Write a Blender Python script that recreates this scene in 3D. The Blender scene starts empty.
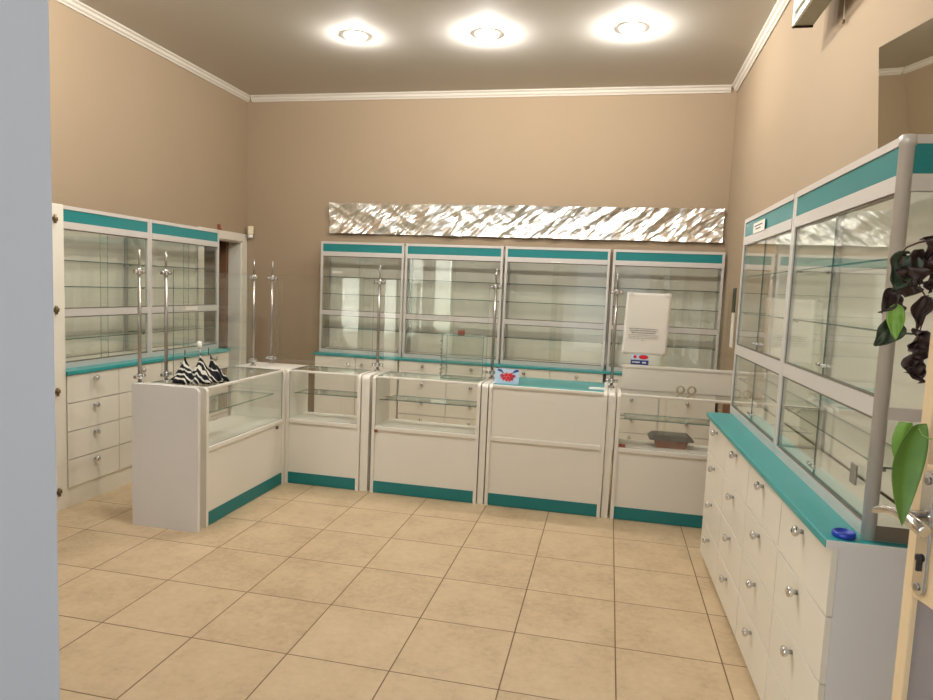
import bpy, bmesh, math, random
from mathutils import Vector, Matrix, noise
random.seed(7)
PI = math.pi
S = bpy.context.scene
COL = S.collection

# ------------------------------------------------------------------ camera
cam_d = bpy.data.cameras.new('camera'); cam = bpy.data.objects.new('camera', cam_d); COL.objects.link(cam)
cam_d.sensor_fit = 'HORIZONTAL'; cam_d.sensor_width = 36.0; cam_d.lens = 658.86 * 36.0 / 933.0
cam_d.clip_start = 0.02; cam_d.clip_end = 200
cam.location = (-0.117, -3.3286, 1.5566)
cam.rotation_euler = (math.radians(84.6746), math.radians(-2.3866), math.radians(12.2568))
S.camera = cam

# ------------------------------------------------------------------ world and light
W = bpy.data.worlds.new('daylight'); S.world = W; W.use_nodes = True
wn = W.node_tree.nodes; wl = W.node_tree.links; wn.clear()
wo = wn.new('ShaderNodeOutputWorld'); wb = wn.new('ShaderNodeBackground')
wl.new(wb.outputs[0], wo.inputs[0])
# bright overcast sky, a little brighter towards the zenith
wtc = wn.new('ShaderNodeTexCoord'); wsp = wn.new('ShaderNodeSeparateXYZ'); wrm = wn.new('ShaderNodeValToRGB')
wl.new(wtc.outputs['Generated'], wsp.inputs[0]); wl.new(wsp.outputs['Z'], wrm.inputs[0]); wl.new(wrm.outputs[0], wb.inputs[0])
wrm.color_ramp.elements[0].color = (0.86, 0.90, 0.97, 1); wrm.color_ramp.elements[1].color = (0.95, 0.98, 1.0, 1)
wb.inputs[1].default_value = 0.95
# sun added high behind the shop to brighten the wall across the street, not the room
sun_d = bpy.data.lights.new('sun', 'SUN'); sun_d.energy = 20.0; sun_d.angle = math.radians(1.0); sun_d.color = (1.0, 0.97, 0.92)
sun = bpy.data.objects.new('sun', sun_d); COL.objects.link(sun); sun.location = (0, 12, 9); sun.rotation_euler = (math.radians(-58), 0, math.radians(6))

LAMP_W = (20.0, 32.0)      # far row, near row
LAMP_COL = (1.0, 0.968, 0.915)
LAMPS = [(-2.25, 1.87), (-1.18, 1.94), (-0.076, 1.94),
         (-3.2, -0.12), (-2.15, -0.12), (-1.22, -0.12), (-0.28, -0.12)]
CEIL = 3.55

vs = S.view_settings
S.display_settings.display_device = 'sRGB'
vs.view_transform = 'Standard'; vs.look = 'None'; vs.gamma = 1.0; vs.use_curve_mapping = False
vs.exposure = 0.16
S.cycles.transparent_max_bounces = 64
S.cycles.max_bounces = 14
S.cycles.diffuse_bounces = 6
S.cycles.glossy_bounces = 6
S.cycles.caustics_reflective = False

# ------------------------------------------------------------------ materials
def lin(h):
    h = h.lstrip('#'); o = []
    for i in (0, 2, 4):
        v = int(h[i:i+2], 16) / 255.0
        o.append(v / 12.92 if v <= 0.04045 else ((v + 0.055) / 1.055) ** 2.4)
    return (o[0], o[1], o[2], 1.0)

class NT:
    def __init__(s, name):
        s.m = bpy.data.materials.new(name); s.m.use_nodes = True
        s.t = s.m.node_tree; s.n = s.t.nodes; s.l = s.t.links; s.n.clear()
        s.out = s.n.new('ShaderNodeOutputMaterial')
    def new(s, k, **kw):
        x = s.n.new(k)
        for a, b in kw.items(): setattr(x, a, b)
        return x
    def math(s, op, a, b=None):
        x = s.new('ShaderNodeMath', operation=op)
        for i, v in enumerate((a, b)):
            if v is None: continue
            if isinstance(v, (int, float)): x.inputs[i].default_value = v
            else: s.l.new(v, x.inputs[i])
        return x.outputs[0]

def pbr(name, col, rough=0.5, metal=0.0, var=0.06, scale=6.0, bump=0.0, bscale=60.0, spec=0.5, coat=0.0):
    t = NT(name); b = t.new('ShaderNodeBsdfPrincipled')
    c = lin(col) if isinstance(col, str) else col
    tc = t.new('ShaderNodeTexCoord')
    nz = t.new('ShaderNodeTexNoise'); nz.inputs['Scale'].default_value = scale; nz.inputs['Detail'].default_value = 5
    t.l.new(tc.outputs['Object'], nz.inputs['Vector'])
    mx = t.new('ShaderNodeMix', data_type='RGBA')
    mx.inputs[6].default_value = (c[0]*(1-var), c[1]*(1-var), c[2]*(1-var*1.1), 1)
    mx.inputs[7].default_value = (min(1, c[0]*(1+var)), min(1, c[1]*(1+var)), min(1, c[2]*(1+var)), 1)
    t.l.new(nz.outputs[0], mx.inputs[0]); t.l.new(mx.outputs[2], b.inputs['Base Color'])
    b.inputs['Roughness'].default_value = rough; b.inputs['Metallic'].default_value = metal
    b.inputs['Specular IOR Level'].default_value = spec; b.inputs['Coat Weight'].default_value = coat
    if bump:
        n2 = t.new('ShaderNodeTexNoise'); n2.inputs['Scale'].default_value = bscale; n2.inputs['Detail'].default_value = 4
        t.l.new(tc.outputs['Object'], n2.inputs['Vector'])
        bp = t.new('ShaderNodeBump'); bp.inputs['Strength'].default_value = bump; bp.inputs['Distance'].default_value = 0.01
        t.l.new(n2.outputs[0], bp.inputs['Height']); t.l.new(bp.outputs[0], b.inputs['Normal'])
    t.l.new(b.outputs[0], t.out.inputs[0])
    return t.m

def glass(name, tint, refl=1.0):
    t = NT(name)
    geo = t.new('ShaderNodeNewGeometry')
    ior = t.math('POWER', 1.5, t.math('SUBTRACT', 1.0, t.math('MULTIPLY', geo.outputs['Backfacing'], 2.0)))
    fr = t.new('ShaderNodeFresnel'); t.l.new(ior, fr.inputs[0])
    fac = t.math('MULTIPLY', fr.outputs[0], refl)
    tr = t.new('ShaderNodeBsdfTransparent'); tr.inputs[0].default_value = tint
    gl = t.new('ShaderNodeBsdfGlossy'); gl.inputs['Roughness'].default_value = 0.0
    gl.inputs[0].default_value = (0.98, 1.0, 0.98, 1)
    mx = t.new('ShaderNodeMixShader'); t.l.new(fac, mx.inputs[0])
    t.l.new(tr.outputs[0], mx.inputs[1]); t.l.new(gl.outputs[0], mx.inputs[2])
    t.l.new(mx.outputs[0], t.out.inputs[0])
    return t.m

def emit(name, col, strength):
    t = NT(name); e = t.new('ShaderNodeEmission'); e.inputs[0].default_value = col; e.inputs[1].default_value = strength
    t.l.new(e.outputs[0], t.out.inputs[0]); return t.m

def floor_mat():
    t = NT('floor_tiles'); b = t.new('ShaderNodeBsdfPrincipled')
    geo = t.new('ShaderNodeNewGeometry'); sp = t.new('ShaderNodeSeparateXYZ'); t.l.new(geo.outputs['Position'], sp.inputs[0])
    T = 0.45
    masks = []; cells = []
    for ax in (0, 1):
        q = t.math('DIVIDE', sp.outputs[ax], T)
        fr = t.math('FRACT', q); cells.append(t.math('FLOOR', q))
        d = t.math('MINIMUM', fr, t.math('SUBTRACT', 1.0, fr))
        masks.append(d)
    d = t.math('MINIMUM', masks[0], masks[1])
    edge = t.new('ShaderNodeMapRange'); edge.inputs[1].default_value = 0.004; edge.inputs[2].default_value = 0.0085
    edge.interpolation_type = 'SMOOTHSTEP'; t.l.new(d, edge.inputs[0])
    cb = t.new('ShaderNodeCombineXYZ'); t.l.new(cells[0], cb.inputs[0]); t.l.new(cells[1], cb.inputs[1])
    wn_ = t.new('ShaderNodeTexWhiteNoise', noise_dimensions='3D'); t.l.new(cb.outputs[0], wn_.inputs[0])
    off = t.new('ShaderNodeVectorMath', operation='MULTIPLY_ADD')
    t.l.new(wn_.outputs['Color'], off.inputs[0]); off.inputs[1].default_value = (9, 9, 9); t.l.new(geo.outputs['Position'], off.inputs[2])
    n1 = t.new('ShaderNodeTexNoise'); n1.inputs['Scale'].default_value = 4.0; n1.inputs['Detail'].default_value = 9; n1.inputs['Roughness'].default_value = 0.68
    t.l.new(off.outputs[0], n1.inputs['Vector'])
    n2 = t.new('ShaderNodeTexNoise'); n2.inputs['Scale'].default_value = 28.0; n2.inputs['Detail'].default_value = 6; n2.inputs['Roughness'].default_value = 0.7
    t.l.new(off.outputs[0], n2.inputs['Vector'])
    r = t.new('ShaderNodeValToRGB'); e = r.color_ramp.elements
    e[0].position = 0.28; e[0].color = lin('#a38d70'); e[1].position = 0.72; e[1].color = lin('#d0bb9b')
    mid = r.color_ramp.elements.new(0.5); mid.color = lin('#c2ac8b')
    s_ = t.math('ADD', t.math('MULTIPLY', n1.outputs[0], 0.62), t.math('MULTIPLY', n2.outputs[0], 0.38))
    s_ = t.math('ADD', s_, t.math('MULTIPLY', t.math('SUBTRACT', wn_.outputs['Value'], 0.5), 0.07))
    t.l.new(s_, r.inputs[0])
    mx = t.new('ShaderNodeMix', data_type='RGBA'); mx.inputs[6].default_value = lin('#6e5338')
    t.l.new(edge.outputs[0], mx.inputs[0]); t.l.new(r.outputs[0], mx.inputs[7])
    t.l.new(mx.outputs[2], b.inputs['Base Color'])
    b.inputs['Roughness'].default_value = 0.42; b.inputs['Specular IOR Level'].default_value = 0.4
    h = t.math('ADD', t.math('MULTIPLY', edge.outputs[0], 1.0), t.math('MULTIPLY', n2.outputs[0], 0.12))
    bp = t.new('ShaderNodeBump'); bp.inputs['Strength'].default_value = 0.35; bp.inputs['Distance'].default_value = 0.004
    t.l.new(h, bp.inputs['Height']); t.l.new(bp.outputs[0], b.inputs['Normal'])
    t.l.new(b.outputs[0], t.out.inputs[0]); return t.m

def zebra_mat(name='zebra_fabric', thr=0.66):
    t = NT(name); b = t.new('ShaderNodeBsdfPrincipled')
    tc = t.new('ShaderNodeTexCoord')
    w = t.new('ShaderNodeTexWave'); w.wave_type = 'BANDS'; w.bands_direction = 'DIAGONAL'
    w.inputs['Scale'].default_value = 10; w.inputs['Distortion'].default_value = 7; w.inputs['Detail'].default_value = 2; w.inputs['Detail Scale'].default_value = 1.2
    t.l.new(tc.outputs['Object'], w.inputs['Vector'])
    r = t.new('ShaderNodeValToRGB'); r.color_ramp.interpolation = 'CONSTANT'; b.inputs['Specular IOR Level'].default_value = 0.2
    e = r.color_ramp.elements; e[0].position = 0; e[0].color = lin('#14151d'); e[1].position = thr; e[1].color = lin('#dcd8cc')
    t.l.new(w.outputs['Color'], r.inputs[0]); t.l.new(r.outputs[0], b.inputs['Base Color'])
    b.inputs['Roughness'].default_value = 0.6; t.l.new(b.outputs[0], t.out.inputs[0]); return t.m

def leaf_mat(name, c1, c2):
    t = NT(name); b = t.new('ShaderNodeBsdfPrincipled'); tc = t.new('ShaderNodeTexCoord')
    n = t.new('ShaderNodeTexNoise'); n.inputs['Scale'].default_value = 35; n.inputs['Detail'].default_value = 4
    t.l.new(tc.outputs['Object'], n.inputs['Vector'])
    mx = t.new('ShaderNodeMix', data_type='RGBA'); mx.inputs[6].default_value = lin(c1); mx.inputs[7].default_value = lin(c2)
    t.l.new(n.outputs[0], mx.inputs[0]); t.l.new(mx.outputs[2], b.inputs['Base Color'])
    b.inputs['Roughness'].default_value = 0.5; b.inputs['Subsurface Weight'].default_value = 0.0
    t.l.new(b.outputs[0], t.out.inputs[0]); return t.m

M = {}
M['wall'] = pbr('tan_wall_paint', '#a69279', 0.85, var=0.03, scale=1.5, bump=0.05, bscale=150)
M['ceil'] = pbr('ceiling_paint', '#d3cfc8', 0.8, var=0.02, scale=1.0)
M['cornice'] = pbr('cornice_white', '#d6cfc3', 0.7, var=0.02)
M['floor'] = floor_mat()
M['white'] = pbr('white_laminate', '#e0dcd2', 0.35, var=0.02, scale=3)
M['cream'] = pbr('cream_laminate', '#e1dccf', 0.38, var=0.02, scale=3)
M['grey_lam'] = pbr('grey_white_laminate', '#dcdadb', 0.4, var=0.03, scale=2)
M['teal'] = pbr('teal_laminate', '#157b7d', 0.35, var=0.05, scale=5)
M['teal_top'] = pbr('teal_worktop', '#2d9697', 0.3, var=0.05, scale=9)
M['teal_dark'] = pbr('teal_kickboard', '#147677', 0.45, var=0.08, scale=14)
M['alu'] = pbr('satin_aluminium', '#d0cbc6', 0.36, metal=0.25, var=0.03, scale=20)
M['alu_dark'] = pbr('dark_rail', '#7d7468', 0.4, metal=0.4, var=0.04)
M['chrome'] = pbr('chrome', '#d8d8d8', 0.12, metal=1.0, var=0.02)
M['steel'] = pbr('brushed_steel', '#a9a5a0', 0.3, metal=0.9, var=0.05, scale=30)
M['glass'] = glass('clear_glass', (0.976, 0.984, 0.972, 1))
M['gedge'] = pbr('green_glass_edge', '#6b8a80', 0.15, var=0.1)
M['gedge_dark'] = pbr('dark_glass_edge', '#4a5f55', 0.2, var=0.1)
M['mirror'] = pbr('mirror_silver', '#e2e2d8', 0.02, metal=1.0, var=0.0)
M['foil'] = pbr('aluminium_foil', '#f4f1ea', 0.28, metal=1.0, var=0.03, scale=25)
M['paper'] = pbr('paper', '#e6e2d8', 0.8, var=0.02)
M['ink'] = pbr('ink', '#4a4a4c', 0.8, var=0.0)
M['black'] = pbr('black_plastic', '#1b1b1c', 0.45)
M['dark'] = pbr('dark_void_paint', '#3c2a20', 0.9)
M['brown'] = pbr('brown_door', '#8a6448', 0.6)
M['slab'] = pbr('grey_blue_paint', '#95969c', 0.6, var=0.03, scale=3)
M['pave'] = pbr('pavement', '#a8a49c', 0.9, var=0.1, scale=2)
M['red'] = pbr('red_print', '#d8202c', 0.5)
M['red_deep'] = pbr('deep_red_print', '#b01824', 0.5)
M['navy'] = pbr('navy_print', '#2b3f7d', 0.5)
M['ltblue'] = pbr('pale_blue_print', '#b9cfe6', 0.5, var=0.2, scale=40)
M['blue'] = pbr('blue_plastic', '#1f3fae', 0.35)
M['tray_grey'] = pbr('grey_tray', '#6a665e', 0.45)
M['tray_brown'] = pbr('brown_tray', '#8c5a45', 0.5)
M['maroon'] = pbr('brown_tag', '#8d5040', 0.5)
M['brass'] = pbr('aged_brass', '#7a6648', 0.4, metal=0.7)
M['door_cream'] = pbr('cream_door_paint', '#e2c9a2', 0.4, var=0.04)
M['door_panel'] = pbr('grey_door_panel', '#8f8c93', 0.3, var=0.1, scale=8, metal=0.2)
M['zebra'] = zebra_mat('zebra_fabric', 0.70)
M['zebra_dark'] = zebra_mat('dark_zebra_fabric', 0.9)
M['handle_white'] = pbr('white_plastic', '#ecebe6', 0.35)
M['lamp'] = emit('lamp_glow', (1.0, 0.93, 0.82, 1), 20.0)
M['leaf_dark'] = leaf_mat('wilted_leaf', '#2a1c1a', '#41302a')
M['leaf_dgreen'] = leaf_mat('dark_green_leaf', '#26301f', '#3a4630')
M['leaf_green'] = leaf_mat('fresh_leaf', '#5f8a2a', '#83a848')
M['leaf_green2'] = leaf_mat('mid_green_leaf', '#446622', '#5f8632')
M['stem'] = pbr('brown_stem', '#5a3a30', 0.7)
M['stem_green'] = pbr('green_stem', '#8fa85a', 0.6)
M['acgrey'] = pbr('grey_metal_case', '#a3a08e', 0.5, var=0.08, scale=9)
M['acwhite'] = pbr('white_metal_frame', '#e8ebe6', 0.4)
M['plastic_cream'] = pbr('cream_plastic', '#e0d2b4', 0.4)

# ------------------------------------------------------------------ mesh helper
class MB:
    def __init__(s): s.b = bmesh.new()
    def box(s, x0, x1, y0, y1, z0, z1, mi=0, bev=0.0, edge_mi=None, thin=None):
        v = [s.b.verts.new(p) for p in ((x0,y0,z0),(x1,y0,z0),(x1,y1,z0),(x0,y1,z0),(x0,y0,z1),(x1,y0,z1),(x1,y1,z1),(x0,y1,z1))]
        fs = []
        for q, ax in (((0,3,2,1),2),((4,5,6,7),2),((0,1,5,4),1),((2,3,7,6),1),((1,2,6,5),0),((3,0,4,7),0)):
            f = s.b.faces.new([v[i] for i in q]); f.material_index = mi
            if edge_mi is not None and ax != thin: f.material_index = edge_mi
            fs.append(f)
        if bev:
            es = {e for f in fs for e in f.edges}
            bmesh.ops.bevel(s.b, geom=list(es), offset=bev, segments=2, profile=0.5, affect='EDGES')
        return s
    def pane(s, x0, x1, y0, y1, z0, z1):
        d = [x1-x0, y1-y0, z1-z0]
        return s.box(x0, x1, y0, y1, z0, z1, 0, 0, 1, d.index(min(d)))
    def tube(s, pts, r, n=12, mi=0, cap=True):
        pts = [Vector(p) for p in pts]; rings = []
        rs = r if isinstance(r, (list, tuple)) else [r]*len(pts)
        up = None
        for i, p in enumerate(pts):
            d = (pts[min(i+1, len(pts)-1)] - pts[max(i-1, 0)])
            if d.length < 1e-9: d = Vector((0,0,1))
            d.normalize()
            if up is None:
                up = d.orthogonal().normalized()
            else:
                up = (up - d*up.dot(d))
                up = up.normalized() if up.length > 1e-6 else d.orthogonal().normalized()
            w = d.cross(up)
            rings.append([s.b.verts.new(p + rs[i]*(up*math.cos(2*PI*k/n) + w*math.sin(2*PI*k/n))) for k in range(n)])
        for a, c in zip(rings, rings[1:]):
            for k in range(n):
                f = s.b.faces.new((a[k], a[(k+1)%n], c[(k+1)%n], c[k])); f.material_index = mi; f.smooth = True
        if cap:
            for rg, rev in ((rings[0], True), (rings[-1], False)):
                f = s.b.faces.new(rg[::-1] if rev else rg); f.material_index = mi
        return s
    def lathe(s, prof, c=(0,0,0), axis='z', n=20, mi=0):
        # prof: list of (radius, height)
        rings = []
        for r, h in prof:
            ring = []
            for k in range(n):
                a = 2*PI*k/n; u, v = r*math.cos(a), r*math.sin(a)
                p = {'z': (u, v, h), 'y': (u, h, v), 'x': (h, u, v)}[axis]
                ring.append(s.b.verts.new((c[0]+p[0], c[1]+p[1], c[2]+p[2])))
            rings.append(ring)
        for a, b_ in zip(rings, rings[1:]):
            for k in range(n):
                f = s.b.faces.new((a[k], a[(k+1)%n], b_[(k+1)%n], b_[k])); f.material_index = mi; f.smooth = True
        s.b.faces.new(rings[0][::-1]).material_index = mi; s.b.faces.new(rings[-1]).material_index = mi
        return s
    def prism(s, poly, axis, a0, a1, mi=0):
        # poly in the two other axes, extruded on axis
        def P(u, v, w): return {'x': (w,u,v), 'y': (u,w,v), 'z': (u,v,w)}[axis]
        A = [s.b.verts.new(P(u,v,a0)) for u, v in poly]; B = [s.b.verts.new(P(u,v,a1)) for u, v in poly]
        n = len(poly)
        s.b.faces.new(A[::-1]).material_index = mi; s.b.faces.new(B).material_index = mi
        for k in range(n): s.b.faces.new((A[k], A[(k+1)%n], B[(k+1)%n], B[k])).material_index = mi
        return s
    def grid(s, fn, nu, nv, mi=0, smooth=True):
        V = [[s.b.verts.new(fn(i/nu, j/nv)) for j in range(nv+1)] for i in range(nu+1)]
        for i in range(nu):
            for j in range(nv):
                f = s.b.faces.new((V[i][j], V[i+1][j], V[i+1][j+1], V[i][j+1])); f.material_index = mi; f.smooth = smooth
        return s
    def mesh(s, name, mats):
        bmesh.ops.recalc_face_normals(s.b, faces=s.b.faces[:])
        m = bpy.data.meshes.new(name); s.b.to_mesh(m); s.b.free()
        for k in mats: m.materials.append(M[k])
        return m
    def build(s, name, mats, parent=None, loc=(0,0,0), rotz=0.0):
        if isinstance(mats, str): mats = [mats]
        o = bpy.data.objects.new(name, s.mesh(name, mats)); COL.objects.link(o)
        o.location = loc; o.rotation_euler = (0, 0, rotz)
        if parent: o.parent = parent
        return o

GL = ['glass', 'gedge']
def solidify(o, t, off=0.0):
    md = o.modifiers.new('solid', 'SOLIDIFY'); md.thickness = t; md.offset = off; return o
def tag(o, label, cat, group=None):
    o['label'] = label; o['category'] = cat
    if group: o['group'] = group
    return o
def thing(name, label, cat, loc=(0,0,0), rotz=0.0, group=None):
    o = bpy.data.objects.new(name, None); COL.objects.link(o); o.empty_display_size = 0.05
    o.location = loc; o.rotation_euler = (0, 0, rotz)
    return tag(o, label, cat, group)
def struct(o): o['kind'] = 'structure'; return o
def dup(root, loc, rotz=None, label=None):
    r = root.copy(); COL.objects.link(r); r.location = loc
    if rotz is not None: r.rotation_euler = (0, 0, rotz)
    if label: r['label'] = label
    for ch in list(root.children):
        c = ch.copy(); COL.objects.link(c); c.parent = r
        for g in list(ch.children):
            d = g.copy(); COL.objects.link(d); d.parent = c
    return r

# ------------------------------------------------------------------ room shell
XL, XR, YB, YF = -4.13, 0.872, 3.43, -2.42
def WX(y): return 0.935 - (YB-y)*0.0138      # right wall, a touch out of square
YO = -2.70
struct(MB().box(XL-0.25, XR+0.24, YO-0.02, YB+0.15, -0.12, 0).build('floor', 'floor'))
struct(MB().box(XL-0.25, XR+0.24, YO, YB+0.15, CEIL, CEIL+0.12).build('ceiling', 'ceil'))
struct(MB().box(XL-0.25, XR+0.24, YB, YB+0.15, 0, CEIL).build('wall_back', 'wall'))
struct(MB().prism([(WX(YO), YO), (1.10, YO), (1.10, YB), (WX(YB), YB)], 'z', 0, CEIL).build('wall_right', 'wall'))
DY0, DY1, DZ = 2.62, 3.335, 1.97
struct(MB().box(XL-0.15, XL, YO, DY0, 0, CEIL).box(XL-0.15, XL, DY1, YB, 0, CEIL).box(XL-0.15, XL, DY0, DY1, DZ, CEIL).build('wall_left', 'wall'))
# front wall: doorway with splayed left reveal, two shop windows on the left
wf = MB()
wf.prism([(-0.7287, YO), (-1.22, YF), (-2.95, YF), (-2.95, YO)], 'z', 0, CEIL)
wf.prism([(0.76, YO), (0.79, YF), (WX(YF)-0.001, YF), (WX(YO)-0.001, YO)], 'z', 0, CEIL)
wf.prism([(-0.7287, YO), (-1.22, YF), (0.79, YF), (0.76, YO)], 'z', 2.75, CEIL)
wf.box(-3.04, -2.95, YO, YF, 0.25, 2.15)
wf.box(XL, -2.95, YO, YF, 0, 0.25).box(XL, -2.95, YO, YF, 2.15, CEIL)
wf.box(-3.60, -3.46, YO, YF, 0.25, 2.15).box(XL, -3.98, YO, YF, 0.25, 2.15)
struct(wf.build('wall_front', ['slab']))
for n, (a, b_) in enumerate(((-3.98, -3.60), (-3.46, -3.04))):
    w = struct(MB().box(a, a+0.05, -2.58, -2.53, 0.25, 2.15).box(b_-0.05, b_, -2.58, -2.53, 0.25, 2.15)
           .box(a+0.05, b_-0.05, -2.58, -2.53, 0.25, 0.30).box(a+0.05, b_-0.05, -2.58, -2.53, 2.10, 2.15).build('window_%d' % (n+1), 'acwhite'))
    MB().pane(a+0.052, b_-0.052, -2.558, -2.552, 0.302, 2.098).build('pane', GL, w)
struct(MB().box(-14, 10, -16, YO-0.03, -0.14, -0.02).build('ground', 'pave'))
# bright wall added across the street to lift the window reflections in the glass
struct(MB().box(-10.5, -4.6, -15.5, -14.5, -0.02, 7.0).build('wall_reflector', 'acwhite'))
# cornices
def cornice(name, horiz):
    pf = [(0,0), (0.012,0), (0.016,0.012), (0.030,0.022), (0.036,0.040), (0.052,0.050), (0.056,0.0599), (0,0.0599)]
    z0 = CEIL - 0.06
    m = MB()
    if horiz == 'back': m.prism([(YB-0.0005-a, z0+b_) for a, b_ in pf], 'x', XL+0.06, WX(YB)-0.06)
    if horiz == 'left': m.prism([(XL+0.0005+a, z0+b_) for a, b_ in pf], 'y', YF, YB-0.001)
    if horiz == 'right':
        m.prism([(-a, z0+b_) for a, b_ in pf], 'y', 0, YB-YF-0.001)
        return struct(m.build(name, 'cornice', None, (WX(YF)-0.0005, YF, 0), -math.atan(0.0138)))
    return struct(m.build(name, 'cornice'))
cornice('trim_1', 'back'); cornice('trim_2', 'left'); cornice('trim_3', 'right')
# inner door on the left wall: casing, reveal and the brown leaf standing open in the dark passage
dc = MB()
dc.box(XL, XL+0.02, DY1, DY1+0.085, 0, DZ+0.085).box(XL, XL+0.02, DY0-0.09, DY0, 0, DZ+0.085).box(XL, XL+0.02, DY0, DY1, DZ, DZ+0.085)
dc.box(XL-0.15, XL, DY1-0.015, DY1, 0, DZ).box(XL-0.15, XL, DY0, DY0+0.015, 0, DZ).box(XL-0.15, XL, DY0+0.015, DY1-0.015, DZ-0.015, DZ)
d1 = struct(dc.build('door_1', 'cream'))
MB().box(XL-0.80, XL-0.16, DY1-0.04, DY1-0.002, 0.01, DZ-0.02).build('door_leaf', 'brown', d1)
MB().lathe([(0.012,0),(0.012,0.03),(0.02,0.035),(0.02,0.06),(0.008,0.07)], (XL-0.70, DY1-0.042-0.07, 1.0), 'y', 12).build('door_knob', 'brass', d1)
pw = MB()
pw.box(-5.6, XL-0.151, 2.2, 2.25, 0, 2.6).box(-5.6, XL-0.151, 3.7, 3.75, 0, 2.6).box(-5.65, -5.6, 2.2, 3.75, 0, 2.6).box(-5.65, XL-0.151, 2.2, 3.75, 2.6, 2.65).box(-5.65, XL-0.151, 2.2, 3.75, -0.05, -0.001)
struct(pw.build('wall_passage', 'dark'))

# ------------------------------------------------------------------ ceiling downlights
pl = None
for i, (x, y) in enumerate(LAMPS):
    lab = ['left downlight of the three glowing on the ceiling', 'middle downlight of the three glowing on the ceiling',
           'right downlight of the three, nearest the right cornice'][i] if i < 3 else \
          'downlight in the nearer ceiling row, number %s from the left wall' % ['one', 'two', 'three', 'four'][i-3]
    if pl is None:
        t = pl = thing('ceiling_downlight', lab, 'ceiling light', (x, y, CEIL), 0, 'round downlights in the ceiling')
        MB().lathe([(0.0930,-0.0012),(0.0955,-0.0012),(0.0965,-0.0008),(0.0965,-0.0004),(0.0930,-0.0004)], (0,0,0), 'z', 28).build('trim_ring', 'acwhite', t)
        MB().lathe([(0.001,-0.025),(0.055,-0.022),(0.084,-0.014),(0.0925,-0.0015)], (0,0,0), 'z', 24).build('bulb', 'lamp', t)
    else: t = dup(pl, (x, y, CEIL), 0, lab)
    ld = bpy.data.lights.new('bulb_light', 'POINT'); ld.shadow_soft_size = 0.006; ld.energy = LAMP_W[0 if i < 3 else 1]; ld.color = LAMP_COL
    lo = bpy.data.objects.new('bulb_light', ld); COL.objects.link(lo); lo.parent = t; lo.location = (0, 0, -0.033)

# ------------------------------------------------------------------ drawer knob and base units
def knob_mesh():
    return MB().lathe([(0.0075,0.0),(0.0075,-0.013),(0.014,-0.017),(0.0185,-0.024),(0.016,-0.032),(0.007,-0.036)], (0,0,0), 'y', 16).mesh('knob', ['chrome'])
KNOB = knob_mesh()
def knob(parent, x, z, y=-0.018):
    o = bpy.data.objects.new('knob', KNOB); COL.objects.link(o); o.location = (x, y, z); o.parent = parent; return o

def base_unit(label, loc, rotz, W_, D, H, cols, rows, z0=0.05, kz=0.042, doors=False, sides='white', group=None, plinth=0.03, mat='cream'):
    t = thing('drawer_cabinet' if not doors else 'door_cabinet', label, 'cabinet', loc, rotz, group)
    m = MB().box(0, 0.018, 0, D, z0, H).box(W_-0.018, W_, 0, D, z0, H).box(0.018, W_-0.018, 0, D, z0, z0+0.018)\
        .box(0.018, W_-0.018, 0, D, H-0.018, H).box(0.018, W_-0.018, D-0.012, D, z0+0.018, H-0.018)
    m.build('carcass', sides, t)
    MB().box(0.001, W_-0.001, plinth, D-0.001, 0, z0-0.0005).build('plinth', mat, t)
    cw = W_/cols; g = 0.0026
    if doors:
        for c in range(cols):
            f = MB().box(c*cw+g, (c+1)*cw-g, -0.018, -0.0005, z0+g, H-g, 0, 0.0012).build('door', mat, t)
            knob(f, (c+1)*cw-0.075 if c % 2 == 0 else c*cw+0.075, H-0.075)
    else:
        rh = (H-z0)/rows
        for c in range(cols):
            for r in range(rows):
                a, b_ = z0+r*rh, z0+(r+1)*rh
                f = MB().box(c*cw+g, (c+1)*cw-g, -0.018, -0.0005, a+g, b_-g, 0, 0.0012).build('drawer', mat, t)
                knob(f, (c+0.5)*cw, b_-kz)
    return t

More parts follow.
